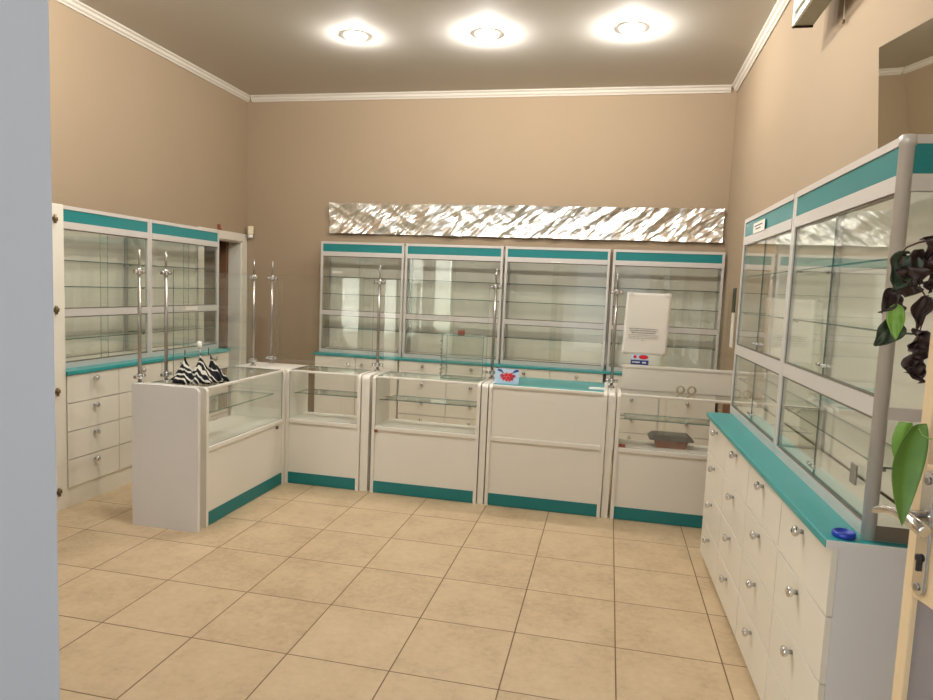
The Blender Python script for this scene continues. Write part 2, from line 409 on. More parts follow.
# ------------------------------------------------------------------ glass showcases
def showcase(label, loc, rotz, W_, D, H, mid, doors='sliding', shelves=(), sides=(True, True), end_header=False, group=None, mids=0.05):
    """local: x along the front, front face y=0, depth to +y, z from 0 to H; mid = z of the top of the middle rail"""
    t = thing('glass_showcase', label, 'showcase', loc, rotz, group)
    p = 0.024
    for x0 in (0.0, W_-p):
        for y0 in (0.0, D-p): MB().box(x0, x0+p, y0, y0+p, 0, H, 0, 0.002).build('frame_post', 'alu', t)
    hz = H-0.15
    for a in ((-0.002, 0.03, H-0.024, H), (-0.002, 0.022, hz, hz+0.046), (0.002, 0.022, mid-mids, mid), (0.0, 0.03, 0.0, 0.038)):
        MB().box(p, W_-p, *a).build('rail', 'alu', t)
    for a in ((0.004, 0.02, hz-0.008, hz-0.0005), (0.005, 0.02, mid+0.0005, mid+0.007), (0.005, 0.02, mid-mids-0.007, mid-mids-0.0005), (0.005, 0.02, 0.0385, 0.046)):
        MB().box(p, W_-p, *a).build('door_track', 'alu_dark', t)
    for x0 in (0.0, W_-p):
        MB().box(x0+0.002, x0+p-0.002, p, D-p, H-0.024, H).build('side_rail', 'alu', t)
        MB().box(x0+0.002, x0+p-0.002, p, D-p, 0, 0.038).build('side_rail', 'alu', t)
    MB().box(p, W_-p, 0.003, 0.012, hz+0.0465, H-0.0245).build('header_panel', 'teal', t)
    MB().pane(p, W_-p, p, D-p, H-0.010, H-0.005).build('top_glass', GL, t)
    if end_header:
        MB().box(W_-0.012, W_-0.003, p, D-p, hz+0.0465, H-0.0245).build('header_panel', 'teal', t)
        MB().box(W_-p+0.002, W_-0.001, p, D-p, hz, hz+0.046).build('side_rail', 'alu', t)
        MB().box(W_-0.010, W_-0.0005, p, D-p, mid-mids, mid-0.02).build('side_rail', 'alu', t)
        MB().box(W_-0.001, W_+0.001, p, D-p, 0.002, 0.045).build('side_rail', 'alu_dark', t)
        MB().lathe([(0.019,0.0),(0.019,H-0.03),(0.022,H-0.029),(0.022,H-0.004),(0.017,H)], (W_-0.013, 0.010, 0), 'z', 20).build('corner_post', 'alu', t)
    MB().box(p, W_-p, D-0.010, D-0.002, 0.04, H-0.013).build('back_panel', 'cream', t)
    MB().box(p, W_-p, 0.03, D-p, 0.030, 0.038).build('floor_board', 'cream', t)
    for i, on in enumerate(sides):
        if not on: continue
        x0 = 0.011 if i == 0 else W_-0.016
        MB().pane(x0, x0+0.005, p, D-p, 0.04, hz+(0.04 if not (end_header and i == 1) else -0.001)).build('side_glass', GL, t)
    for k, (z, hw) in enumerate(shelves):
        MB().pane(p+0.002, W_-p-0.002, 0.03, D-0.014, z, z+0.006).build('shelf', ['glass', 'gedge_dark'], t)
        for x in (p, W_-p-0.012):
            for y in (0.032, D-0.045): MB().box(x, x+0.012, y, y+0.012, z-0.008, z-0.0005).build('shelf_pin', 'alu_dark', t)
    h = W_/2
    for lo, hi in ((0.047, mid-mids-0.008), (mid+0.008, hz-0.009)):
        if doors == 'sliding':
            MB().pane(p+0.001, h+0.03, 0.006, 0.010, lo, hi).build('glass_door', GL, t)
            MB().pane(h-0.03, W_-p-0.001, 0.014, 0.018, lo, hi).build('glass_door', GL, t)
        else:
            for s, (a, b_) in enumerate(((p+0.001, h-0.002), (h+0.002, W_-p-0.001))):
                g_ = MB().pane(a, b_, 0.006, 0.011, lo, hi).build('glass_door', ['glass', 'gedge_dark'], t)
                x = h-0.022 if s == 0 else h+0.022
                MB().tube([(x-0.016, -0.002, lo+0.035), (x+0.016, -0.002, lo+0.035)], 0.006, 10).tube([(x, -0.002, lo+0.035), (x, 0.0055, lo+0.035)], 0.007, 10)\
                    .build('door_handle', 'chrome', g_)
    return t

# ------------------------------------------------------------------ back wall run
BX = [(-3.12, -2.205), (-2.19, -1.175), (-1.155, -0.135), (-0.108, 0.905)]
nth = ['first', 'second', 'third', 'fourth']
blabel = ['white two-door base cabinet under the leftmost back-wall showcase', 'white drawer cabinet under the second back-wall showcase from the left',
          'white drawer cabinet under the third back-wall showcase from the left', 'white drawer cabinet under the back-wall showcase nearest the right wall']
for i, (a, b_) in enumerate(BX):
    base_unit(blabel[i], (a, 3.118, 0), 0, b_-a, 0.30, 0.795, 2, 4, 0.06, 0.045, i == 0, 'cream', 'base cabinets along the back wall')
tag(MB().box(-3.135, 0.915, 3.09, 3.425, 0.796, 0.82, 0, 0.003).build('worktop', 'teal_top'), 'long teal worktop on the base cabinets along the back wall', 'worktop')
slabel = ['leftmost glass showcase on the back wall beside the bare tan wall', 'second showcase from the left on the back wall, behind the small glass box',
          'third showcase from the left on the back wall, above the solid teal-topped counter', 'rightmost back-wall showcase, behind the hanging paper notice']
BZ = 0.8205
for i, (a, b_) in enumerate(BX):
    showcase(slabel[i], (a, 3.195, BZ), 0, b_-a, 0.228, 1.99-BZ, 1.27-BZ, 'sliding', ((1.62-BZ, 0), (1.44-BZ, 0), (1.08-BZ, 0)), group='teal-topped showcases on the back wall')

# ------------------------------------------------------------------ left wall run
LX = -3.54
for i, y in enumerate((0.285, 1.222)):
    base_unit(['white drawer cabinet on the left wall beside the tall hinged white panel', 'white drawer cabinet on the left wall nearer the inner door'][i],
              (LX-0.018, y, 0), PI/2, 0.935, 0.53, 0.884, 2, 4, 0.13, 0.04, False, 'cream', 'base cabinets along the left wall', plinth=-0.006)
tag(MB().box(-4.09, LX+0.012, 0.28, 2.165, 0.885, 0.91, 0, 0.003).build('worktop', 'teal_top'), 'teal worktop on the base cabinets along the left wall', 'worktop')
LZ = 0.9105
for i, y in enumerate((0.285, 1.222)):
    showcase(['left-wall showcase beside the tall hinged white panel', 'left-wall showcase next to the dark inner doorway'][i],
             (-3.645, y, LZ), PI/2, 0.935, 0.24, 1.99-LZ, 1.31-LZ, 'sliding', ((1.63-LZ, 0), (1.455-LZ, 0), (1.10-LZ, 0)), group='teal-topped showcases on the left wall')
tp = thing('tall_cabinet', 'tall white narrow panel cabinet with metal hinges beside left-wall showcase', 'cabinet', (-3.54, 0.18, 0))
MB().box(-0.50, 0, 0.0, 0.098, 0.0, 1.98, 0, 0.003).build('body', 'cream', tp)
for z in (1.884, 1.313, 0.788, 0.129):
    hg = MB().box(0.0005, 0.006, 0.002, 0.05, z-0.012, z+0.012, 0, 0.002).tube([(0.008, 0.024, z-0.026), (0.008, 0.024, z+0.026)], 0.008, 10).build('hinge', 'brass', tp)

# ------------------------------------------------------------------ right wall run (turned one degree off the wall)
RA = math.radians(-88.9)
ro = Vector((0.523, 0.735, 0)); ex = Vector((math.cos(RA), math.sin(RA), 0)); ey = Vector((-ex.y, ex.x, 0))
def RP(x, y, z=0): v = ro + ex*x + ey*y; return (v.x, v.y, z)
RW = 1.030
for i in (0, 1):
    base_unit(['white drawer cabinet on the right wall, the far one by the counter', 'white drawer cabinet on the right wall, the near one with a grey side'][i],
              RP(i*(RW+0.002), 0), RA, RW, 0.29, 0.864, 2, 4, 0.045, 0.045, False, ['grey_lam', 'grey_lam'][i], 'base cabinets along the right wall', plinth=0.012)
rw = tag(MB().box(-0.012, 2*RW+0.010, -0.040, 0.29, 0.865, 0.89, 0, 0.004).build('worktop', 'teal_top', None, RP(0, 0), RA), 'teal worktop on the drawer cabinets along the right wall', 'worktop')
MB().box(2*RW+0.0105, 2*RW+0.0125, -0.038, 0.29, 0.8655, 0.8895).build('edge_band', 'grey_lam', rw)
SA = math.radians(-89.6)
so = Vector((0.622, 0.80, 0)); sx_ = Vector((math.cos(SA), math.sin(SA), 0)); sy_ = Vector((-sx_.y, sx_.x, 0))
def SP(x, y, z=0): v = so + sx_*x + sy_*y; return (v.x, v.y, z)
RZ = 0.8905
for i in (0, 1):
    showcase(['far right-wall showcase with a white label on its teal header', 'near right-wall showcase with a round corner post, behind the plant'][i],
             SP(i*1.052, 0, RZ), SA, 1.05, 0.2, 2.02-RZ, 1.295-RZ, 'hinged', ((1.69-RZ, 0), (1.48-RZ, 0), (1.095-RZ, 0)), (True, True), i == 1, 'teal-topped showcases on the right wall', 0.055)

# ------------------------------------------------------------------ sales counters
def rounded(D, H, r=0.032, n=6):
    pts = [(0.0, 0.0), (D, 0.0), (D, H)]
    for k in range(n+1):
        a = PI/2 + k*(PI/2)/n
        pts.append((r + r*math.cos(a), H - r + r*math.sin(a)))
    return pts
CH = 0.886
def counter(label, loc, rotz, W_, D, kind='glass', strip=0.0, shelf=True, shelf_x=(0.03, 0.03), backs=True):
    t = thing('sales_counter' if kind == 'solid' else 'display_counter', label, 'counter', loc, rotz, 'counters of the L-shaped row')
    s = 0.024
    for x in (0, W_-s): MB().prism(rounded(D, CH), 'x', x, x+s).build('side_panel', 'white', t)
    if strip: MB().prism([(a*0.97+0.012, b_*0.995) for a, b_ in rounded(D, CH)], 'x', W_+0.006, W_+0.006+strip).build('joint_strip', 'white', t)
    a, b_ = s+0.0005, W_-s-0.0005
    MB().box(a, b_, 0.006, 0.022, 0.004, 0.09).build('kick_board', 'teal_dark', t)
    MB().box(a, b_, 0.010, 0.024, 0.0905, 0.4745).build('front_panel', 'white', t)
    MB().box(a, b_, 0.0005, 0.03, 0.475, 0.510, 0, 0.006).build('middle_rail', 'white', t)
    MB().box(a, b_, D-0.02, D-0.004, 0.05, 0.489).build('back_panel', 'cream', t)
    if kind == 'glass':
        MB().box(a, b_, 0.0305, D-0.004, 0.4895, 0.505).build('display_floor', 'white', t)
        MB().pane(a, b_, 0.010, 0.016, 0.5105, 0.869).build('front_glass', GL, t)
        MB().box(a, b_, 0.0005, 0.022, 0.8695, CH, 0, 0.004).build('top_rail', 'white', t)
        MB().pane(a, b_, 0.0225, D-0.02, 0.8795, 0.8855).build('top_glass', GL, t)
        MB().box(a, b_, D-0.0195, D-0.002, 0.868, CH-0.002).build('back_rail', 'white', t)
        if shelf:
            MB().pane(a+0.003+shelf_x[0], b_-0.003-shelf_x[1], 0.06, D-0.06, 0.700, 0.707).build('shelf', ['glass', 'gedge'], t)
            for k, x in enumerate((a, b_-0.02-shelf_x[1])):
                for y in (0.10, D-0.10): MB().box(x, x+0.02+shelf_x[k], y-0.006, y+0.006, 0.692, 0.6995).build('shelf_bracket', 'steel', t)
    else:
        MB().box(a, b_, 0.010, 0.024, 0.5105, 0.8615).build('upper_panel', 'white', t)
        MB().box(a, b_, 0.0005, 0.022, 0.862, 0.884, 0, 0.004).build('top_rail', 'white', t)
        MB().box(a, b_, 0.0225, D-0.002, 0.862, 0.880).build('top_board', 'teal_top', t)
        MB().box(a, b_, D-0.018, D-0.004, 0.49, 0.8615).build('rear_board', 'cream', t)
    return t
pen = counter('glass-topped display counter turned sideways with the umbrella on it', (-2.495, 0.246, 0), PI/2, 1.005, 0.44, 'glass')
MB().prism([(y, z) for y, z in [(-0.002, 0.0), (0.455, 0.0), (0.455, 0.895)] + [(0.028 + 0.03*math.cos(PI/2+k*PI/12), 0.865+0.03*math.sin(PI/2+k*PI/12)) for k in range(7)]], 'x', -0.09, -0.066).build('end_board', 'grey_lam', pen)
MB().box(-0.066, -0.001, 0.06, 0.43, 0.0, 0.88).build('joint_strip', 'white', pen)
counter('short display counter beside the corner, left of the row', (-2.4935, 1.262, 0), 0, 0.6035, 0.33, 'glass', 0.06, True)
counter('display counter carrying the small glass box', (-1.795, 1.262, 0), 0, 0.815, 0.33, 'glass', 0.045, True, (0.05, 0.02))
counter('solid white sales counter with teal top and flower card', (-0.918, 1.262, 0), 0, 0.825, 0.55, 'solid', 0.045)
counter('display counter holding the grey tray, by the right wall', (-0.025, 1.262, 0), 0, 0.895, 0.33, 'glass', 0.0, True)
cc = thing('corner_counter', 'white corner top joining the sideways counter to the front row', 'counter', (-2.94, 1.254, 0))
MB().box(0, 0.444, 0, 0.346, 0.86, 0.884, 0, 0.004).build('top_board', 'white', cc)
MB().box(0, 0.018, 0.001, 0.345, 0, 0.8595).build('back_panel', 'cream', cc)
MB().box(0.02, 0.444, 0.326, 0.345, 0, 0.8595).build('back_panel', 'cream', cc)
MB().box(0.415, 0.4435, 0.001, 0.03, 0, 0.8595, 0, 0.004).build('corner_post', 'white', cc)
# raised white ledge standing on the right counter
tl = thing('raised_ledge', 'white raised ledge standing along the back of the right counter', 'ledge', (0.005, 1.51, 0.8865))
MB().box(0, 0.845, 0, 0.018, 0, 0.155).build('front_board', 'cream', tl)
MB().box(-0.01, 0.85, -0.006, 0.040, 0.1555, 0.175, 0, 0.003).build('top_board', 'white', tl)
MB().box(0.0, 0.018, 0.0185, 0.038, 0, 0.155).box(0.827, 0.845, 0.0185, 0.038, 0, 0.155).build('side_board', 'cream', tl)

# chrome posts and sneeze guards
def post(label, x, y, z, mode, ztop=1.71):
    t = thing('guard_post', label, 'post', (x, y, z), mode, 'chrome posts holding the glass guards')
    MB().lathe([(0.024,0),(0.024,0.006),(0.018,0.010),(0.0085,0.012)], (0,0,0), 'z', 20).build('base_flange', 'chrome', t)
    MB().tube([(0,0,0.010),(0,0,ztop-z-0.11)], 0.011, 14).tube([(0,0,ztop-z-0.1105),(0,0,ztop-z)], 0.0065, 12).build('rod', 'steel', t)
    for zz in (0.045, 1.575-z):
        MB().lathe([(0.0065,-0.016),(0.017,-0.016),(0.019,-0.010),(0.019,0.010),(0.017,0.016),(0.0065,0.016)], (0,0,zz), 'z', 16)\
            .tube([(0.017,0,zz),(0.044,0,zz)], 0.0115, 12).tube([(-0.017,0,zz),(-0.044,0,zz)], 0.0115, 12).build('clamp', 'chrome', t)
    return t
GY = 1.565
post('chrome post at the near end of the sideways counter', -2.932, 0.205, 0.8865, PI/2)
post('chrome post on the sideways counter just left of the umbrella', -2.858, 0.355, 0.8865, PI/2)
post('chrome post on the corner top nearer the sideways counter', -2.822, 1.345, 0.8845, PI/2)
post('chrome post on the corner top nearer the back wall', -2.785, GY, 0.8845, 0)
post('chrome post between the short counter and the glass-box counter', -1.872, GY, 0.8865, 0)
post('chrome post left of the solid teal-topped counter', -0.955, GY, 0.8865, 0)
post('chrome post beside the hanging paper notice', -0.068, GY, 0.8865, 0)
gz0, gz1 = 0.905, 1.60
def guard(label, x0, x1, y0, y1):
    tag(MB().pane(x0, x1, y0, y1, gz0, gz1).build('glass_guard', GL), label, 'glass screen', 'upright glass guards on the counters')
guard('clear glass guard along the sideways counter behind the umbrella', -2.843, -2.837, 0.401, 1.299)
guard('clear glass guard from the corner to the glass-box counter', -2.74, -1.918, GY-0.003, GY+0.003)
guard('clear glass guard behind the small glass box', -1.826, -1.001, GY-0.003, GY+0.003)
guard('clear glass guard above the teal-topped counter', -0.909, -0.114, GY-0.003, GY+0.003)
guard('clear glass guard carrying the paper notice', -0.022, 0.80, GY-0.003, GY+0.003)

# ------------------------------------------------------------------ things on the counters
# folded zebra umbrella: three pleated peaks, shaft and white cap
um = thing('umbrella', 'folded black and white zebra-striped umbrella on the sideways counter', 'umbrella', (-2.668, 0.425, 0.8870), math.atan2(0.56, 0.83))
def lobe(m, cx, cy, h, rx, ry, lean, folds, ph):
    nA, nR = 72, 14
    top = Vector((cx+lean[0], cy+lean[1], h))
    prev = None
    for j in range(nR+1):
        q = j/nR
        ring = []
        for k in range(nA):
            a = 2*PI*k/nA
            fold = 1 + (0.17*math.sin(folds*a+ph) + 0.09*math.sin((folds*2+1)*a+ph*2))*min(1, q*1.6)
            rr = (q**1.25)*fold
            p = Vector((cx + rx*rr*math.cos(a), cy + ry*rr*math.sin(a), 0))
            p = p.lerp(Vector((top.x, top.y, 0)), (1-q)**1.2)
            z = h*(1-q)**0.85
            p.z = max(0.0, z + 0.008*noise.noise(Vector((p.x*30, p.y*30, ph))) * (1 if 0 < j < nR else 0))
            ring.append(m.b.verts.new(p))
        if prev:
            for k in range(nA):
                f = m.b.faces.new((prev[k], prev[(k+1)%nA], ring[(k+1)%nA], ring[k])); f.smooth = True
        prev = ring
    m.b.faces.new(prev)
cm = MB()
lobe(cm, -0.085, -0.005, 0.195, 0.078, 0.080, (0.0, 0.01), 7, 0.4)
lobe(cm, 0.015, -0.015, 0.215, 0.085, 0.095, (-0.01, 0.0), 6, 1.7)
cm.build('canopy', 'zebra', um)
cm = MB()
lobe(cm, 0.100, 0.025, 0.205, 0.072, 0.085, (-0.045, 0.01), 7, 2.9)
cm.build('canopy', 'zebra_dark', um)
MB().tube([(0.012,-0.012,0.06),(0.000,-0.010,0.235)], 0.006, 10).build('shaft', 'steel', um)
MB().lathe([(0.008,0.222),(0.0135,0.225),(0.016,0.240),(0.0145,0.258),(0.006,0.264)], (0.000,-0.010,0), 'z', 16).build('handle', 'handle_white', um)
MB().tube([(-0.085,0.005,0.160),(-0.086,0.006,0.205)], 0.003, 8).build('rib_tip', 'black', um)
MB().tube([(0.056,0.034,0.170),(0.054,0.036,0.216)], 0.003, 8).build('rib_tip', 'black', um)

# small glass box with brown carton on top
gb = thing('glass_box', 'small glass display box standing on the counter beside a chrome post', 'glass box', (-1.312, 1.39, 0.8865))
w_, d_, h_ = 0.315, 0.16, 0.325
for nm, a in (('front_pane', (0.0, w_, 0.0, 0.004, 0.0045, h_-0.005)), ('back_pane', (0.0, w_, d_-0.004, d_, 0.0045, h_-0.005)),
              ('side_pane', (0.0, 0.004, 0.0045, d_-0.0045, 0.0045, h_-0.005)), ('side_pane', (w_-0.004, w_, 0.0045, d_-0.0045, 0.0045, h_-0.005)),
              ('top_pane', (0.0, w_, 0.0, d_, h_-0.0045, h_)), ('bottom_pane', (0.0, w_, 0.0, d_, 0.0, 0.004)), ('shelf', (0.005, w_-0.005, 0.005, d_-0.005, 0.155, 0.159))):
    MB().pane(*a).build(nm, GL, gb)
hm = MB()
for k in range(9): hm.lathe([(0.003,0.0),(0.0055,0.004),(0.0055,0.010),(0.003,0.014)], (-0.006, 0.004, 0.03+k*0.030), 'z', 8)
hm.build('hinge_chain', 'steel', gb)
bx = tag(MB().box(0, 0.05, 0, 0.035, 0, 0.034, 0, 0.003).box(0.004, 0.046, -0.0015, 0, 0.008, 0.024, 1).build('carton', ['tray_brown', 'maroon'], None, (-1.205, 1.44, 0.8865+h_+0.0005), 0.15), 'tiny brown carton lying on top of the small glass box', 'box')

# flower card leaning on the teal counter
cd = thing('greeting_card', 'pale blue card with red flowers on the teal counter top', 'card', (-0.90, 1.36, 0.8815))
cdm = MB().box(0, 0.178, -0.0015, 0.0015, 0, 0.112)
o = cdm.build('card_sheet', 'ltblue', cd); o.rotation_euler = (math.radians(-12), 0, 0)
for k, (x, z, r) in enumerate(((0.055,0.058,0.022),(0.085,0.066,0.022),(0.115,0.066,0.022),(0.138,0.058,0.018),(0.068,0.040,0.021),(0.098,0.042,0.023),(0.125,0.040,0.019),(0.088,0.026,0.013),(0.11,0.027,0.012))):
    n = 10
    n = 25
    poly = [(x + r*0.86*(0.80+0.28*math.sin(5*2*PI*q/n+k))*math.cos(2*PI*q/n), z + r*0.86*(0.80+0.28*math.sin(5*2*PI*q/n+k))*math.sin(2*PI*q/n)) for q in range(n)]
    o_ = MB().prism(poly, 'y', -0.0020-0.0001*k, -0.0016).build('flower', 'red' if k % 3 else 'red_deep', cd); o_.rotation_euler = (math.radians(-12), 0, 0)
for sx in (1, -1):
    c = 0.095
    bo = MB().prism([(c+sx*0.025, 0.075), (c+sx*0.05, 0.105), (c+sx*0.075, 0.108), (c+sx*0.078, 0.094), (c+sx*0.05, 0.085)][::sx], 'y', -0.0019, -0.0016).build('ribbon', 'navy', cd)
    bo.rotation_euler = (math.radians(-12), 0, 0)
# card foot so that it stands
MB().box(0.06, 0.12, 0.006, 0.04, 0, 0.0012).build('foot', 'ltblue', cd)

tag(MB().box(0, 0.115, 0, 0.05, 0, 0.012, 0, 0.003).box(0.008, 0.107, 0.008, 0.042, 0.012, 0.016, 0, 0.001).build('change_dish', 'handle_white', None, (-0.225, 1.375, 0.8805), 0.03),
    'flat white dish at the right edge of the teal counter top', 'dish')

# paper notice and sticker on the guard
PX0, PX1 = -0.012, 0.305; PZ0, PZ1 = 1.135, 1.578; PYp = GY-0.0045
pn = thing('paper_notice', 'white paper notice with lines of text taped to the glass guard', 'notice', (0.146, PYp, 1.135))
pm = MB().grid(lambda u, v: Vector(((u-0.5)*0.31 - 0.03*(1-v)*0.45 + 0.012, -0.0006-0.006*math.sin(v*PI*2)**2*abs(u-0.4) - 0.002*(1-abs(v-0.5)*2), v*0.443)), 14, 20)
solidify(pm.build('sheet', 'paper', pn), 0.0006)
im = MB()
rows = [(0.185, 0.20, 0.0035), (0.172, 0.19, 0.0035), (0.155, 0.165, 0.0035), (0.140, 0.21, 0.002), (0.129, 0.21, 0.002), (0.118, 0.20, 0.002), (0.103, 0.02, 0.002)]
for z, wd, hh in rows:
    x = -wd/2 - 0.012
    while x < wd/2 - 0.012:
        l = random.choice((0.010, 0.015, 0.02, 0.026)); l = min(l, wd/2-0.012-x)
        im.box(x, x+l, -0.0112, -0.0106, z, z+hh); x += l+0.004
im.build('text_lines', 'ink', pn)
MB().box(-0.13, -0.10, -0.009, -0.0072, 0.425, 0.447).box(0.12, 0.15, -0.009, -0.0072, 0.425, 0.447).build('tape', 'handle_white', pn)
stc = thing('sticker', 'small red, white and navy sticker on the glass guard below the notice', 'sticker', (0.058, PYp-0.001, 1.062))
MB().box(0, 0.125, -0.0006, 0.0006, 0.034, 0.078).build('white_field', 'ltblue', stc)
MB().box(0, 0.125, -0.0006, 0.0006, 0, 0.0335).build('navy_band', 'navy', stc)
MB().prism([(0.055+0.033+0.034*math.cos(k*PI/8)*1.0, 0.056+0.016*math.sin(k*PI/8)) for k in range(16)], 'y', -0.0011, -0.0007).build('red_emblem', 'red', stc)
MB().prism([(0.028+0.012*math.cos(k*PI/6), 0.056+0.012*math.sin(k*PI/6)) for k in range(12)], 'y', -0.0011, -0.0007).build('red_emblem', 'red', stc)
lm_ = MB()
for k in range(6): lm_.box(0.012+k*0.009, 0.018+k*0.009, -0.0011, -0.0007, 0.013, 0.022)
for k in range(2): lm_.box(0.082+k*0.014, 0.092+k*0.014, -0.0011, -0.0007, 0.011, 0.022)
lm_.build('small_print', 'handle_white', stc)

M['ring'] = pbr('smoky_glass', '#b4a88c', 0.12, var=0.05)
def tape_ring(label, x, y, r, wd):
    m = MB(); n = 30
    prof = [(r*0.74, -wd/2), (r, -wd/2), (r, wd/2), (r*0.74, wd/2)]
    rings = []
    for k in range(n):
        a = 2*PI*k/n
        rings.append([m.b.verts.new((rr*math.cos(a), h, r + rr*math.sin(a))) for rr, h in prof])
    for k in range(n):
        A, B = rings[k], rings[(k+1)%n]
        for q in range(4):
            f = m.b.faces.new((A[q], B[q], B[(q+1)%4], A[(q+1)%4])); f.smooth = q in (1, 3)
    tag(m.build('tape_roll', 'ring', None, (x, y, 0.8865), 0.25), label, 'tape roll')
tape_ring('left clear tape roll standing on the right counter glass', 0.405, 1.45, 0.028, 0.018)
tape_ring('right clear tape roll standing on the right counter glass', 0.478, 1.44, 0.030, 0.018)

# grey-lidded brown tray inside the right counter
ty = thing('lidded_tray', 'brown tray with a wide grey lid inside the right counter', 'tray', (0.36, 1.465, 0.5055), 0.03)
MB().prism([(-0.095,0),(0.095,0),(0.115,0.052),(-0.115,0.052)], 'y', -0.07, 0.07).build('tray_body', 'tray_brown', ty)
lid = MB(); lid.prism([(-0.150,0.0525),(0.150,0.0525),(0.152,0.062),(0.120,0.088),(-0.120,0.088),(-0.152,0.062)], 'y', -0.085, 0.085)
bmesh.ops.bevel(lid.b, geom=lid.b.edges[:], offset=0.004, segments=2, affect='EDGES')
lid.build('lid', 'tray_grey', ty)
tag(MB().box(0, 0.05, 0, 0.02, 0, 0.12, 0, 0.002).build('carton', 'tray_brown', None, (0.70, 1.50, 0.7075), 0.1), 'dark brown carton on the glass shelf at the end of the right counter', 'box')

# small tags and lock on the counter rails
tag(MB().box(0, 0.026, -0.002, 0, 0, 0.022).build('price_tag', 'maroon', None, (-1.772, 1.2615, 0.462)), 'dark square tag on the rail below the glass-box counter', 'tag')
tag(MB().box(0, 0.045, -0.004, 0, 0, 0.024, 0, 0.001).build('price_tag', 'maroon', None, (0.005, 1.2745, 0.5115)), 'reddish tag at the lower left of the tray counter glass', 'tag')
tag(MB().lathe([(0.008,0),(0.008,0.008),(0.006,0.011)], (0,0,0), 'x', 14).box(-0.0,0.010,-0.012,0.012,-0.016,-0.006).build('counter_lock', 'brass', None, (-2.494, 1.125, 0.468)), 'small dark lock on the rail of the sideways counter', 'lock')

# labels on showcases
lb = thing('shelf_label', 'white paper label stuck on the far right showcase header', 'label', SP(0.27, -0.0045, 1.915), SA)
MB().box(0, 0.26, 0.0, 0.0015, 0, 0.055).build('sheet', 'paper', lb)
q = MB()
for k in range(14): q.box(0.03+k*0.013, 0.04+k*0.013, -0.0006, -0.0001, 0.034, 0.040)
for k in range(9): q.box(0.06+k*0.013, 0.07+k*0.013, -0.0006, -0.0001, 0.018, 0.024)
q.build('text_lines', 'ink', lb)
tag(MB().box(0, 0.003, 0, 0.17, 0, 0.03).build('shelf_label', 'paper', None, (-3.6448, 1.66, 1.273)), 'long white label strip on the middle rail of the left-wall showcase', 'label')
tag(MB().box(0, 0.11, 0, 0.0025, 0, 0.016).build('shelf_label', 'paper', None, (-2.99, 3.1925, 1.664)), 'small clear label on the glass of the leftmost back showcase', 'label')
tag(MB().box(0, 0.10, -0.003, 0, 0, 0.012).build('shelf_label', 'paper', None, (-0.70, 3.1925, 1.842)), 'small white label on the header rail of the third back showcase', 'label')
tag(MB().box(0, 0.006, 0, 0.045, 0, 0.06, 0, 0.001).build('glass_lock', 'steel', None, (0.6295, -1.20, 1.02), 0.0), 'grey square lock plate on the near right showcase glass', 'lock')

# blue cap on the right worktop
bc = tag(MB().lathe([(0.029,0),(0.031,0.002),(0.031,0.013),(0.028,0.016),(0.025,0.0165),(0.024,0.010),(0.001,0.009)], (0,0,0), 'z', 28).build('bottle_cap', 'blue', None, (0.583, -1.29, 0.8905)), 'round blue plastic cap on the near end of the right worktop', 'cap')

# ------------------------------------------------------------------ things on the walls
# crumpled foil strip
rf = random.Random(21)
def cells(n, ang, st):
    c, s_ = math.cos(ang), math.sin(ang)
    return [(rf.uniform(0, 4.02), rf.uniform(0, 0.33)) for _ in range(n)], c, s_, st
FC = [(cells(40, 0.55, 4.0), 0.22), (cells(150, 0.8, 3.4), 0.22), (cells(60, -0.5, 3.0), 0.14), (cells(520, 0.65, 2.6), 0.16)]
def foil_fn(u, v):
    X, Z = u*4.018, v*0.322
    r = 0.0
    for (pts_, c, s_, st), amp in FC:
        best = 9e9
        for px, pz in pts_:
            dx, dz = X-px, Z-pz
            if abs(dx) > 0.5: continue
            a = (dx*c+dz*s_)/st; b = (-dx*s_+dz*c)
            q = a*a+b*b
            if q < best: best = q
        r += amp*min(0.09, math.sqrt(best))
    r += 0.006*noise.noise(Vector((X*4, Z*9, 3)))
    zj = 0.007*noise.noise(Vector((X*5, v*9, 1))) * (1 if (v < 0.02 or v > 0.98) else 0.3)
    return Vector((-3.118 + X + 0.008*noise.noise(Vector((X*3, Z*8, 7))), YB - 0.006 - max(0.0, r), 2.094 + v*(0.322 - 0.006*u) + zj))
fo = MB().grid(foil_fn, 420, 44, smooth=False).build('foil_strip', 'foil'); solidify(fo, 0.0008)
tag(fo, 'long crumpled silver foil strip fixed to the back wall above the showcases', 'foil')

# alarm sensor in the back left corner
se = thing('motion_sensor', 'small cream motion sensor in the back left corner by the inner door', 'sensor', (-4.055, 3.385, 2.01), math.radians(45))
MB().box(-0.03, 0.03, -0.03, 0.012, 0.045, 0.135, 0, 0.006).build('housing', 'plastic_cream', se)
MB().lathe([(0.012,0.0),(0.026,0.008),(0.030,0.022),(0.026,0.038),(0.012,0.044)], (0,-0.012,0), 'z', 18).build('lens', 'handle_white', se)
tag(MB().box(0, 0.03, 0, 0.025, 0, 0.055, 0, 0.004).box(0.03, 0.045, 0.004, 0.021, 0, 0.012).build('wall_hook', 'maroon', None, (XL+0.0005, 2.868, 2.058)), 'small reddish hook on the left wall above the inner door casing', 'hook')

# wall poster between the back and right showcases
ps = thing('wall_leaflet', 'narrow dark leaflet over a white sheet on the wall behind the right showcase', 'leaflet', (XR-0.003, 2.36, 1.17))
MB().box(-0.002, 0.002, -0.06, 0.06, 0, 0.28).build('sheet', 'paper', ps)
MB().box(-0.006, 0.001, -0.06, 0.06, 0.285, 0.48).build('picture', 'leaf_dgreen', ps)

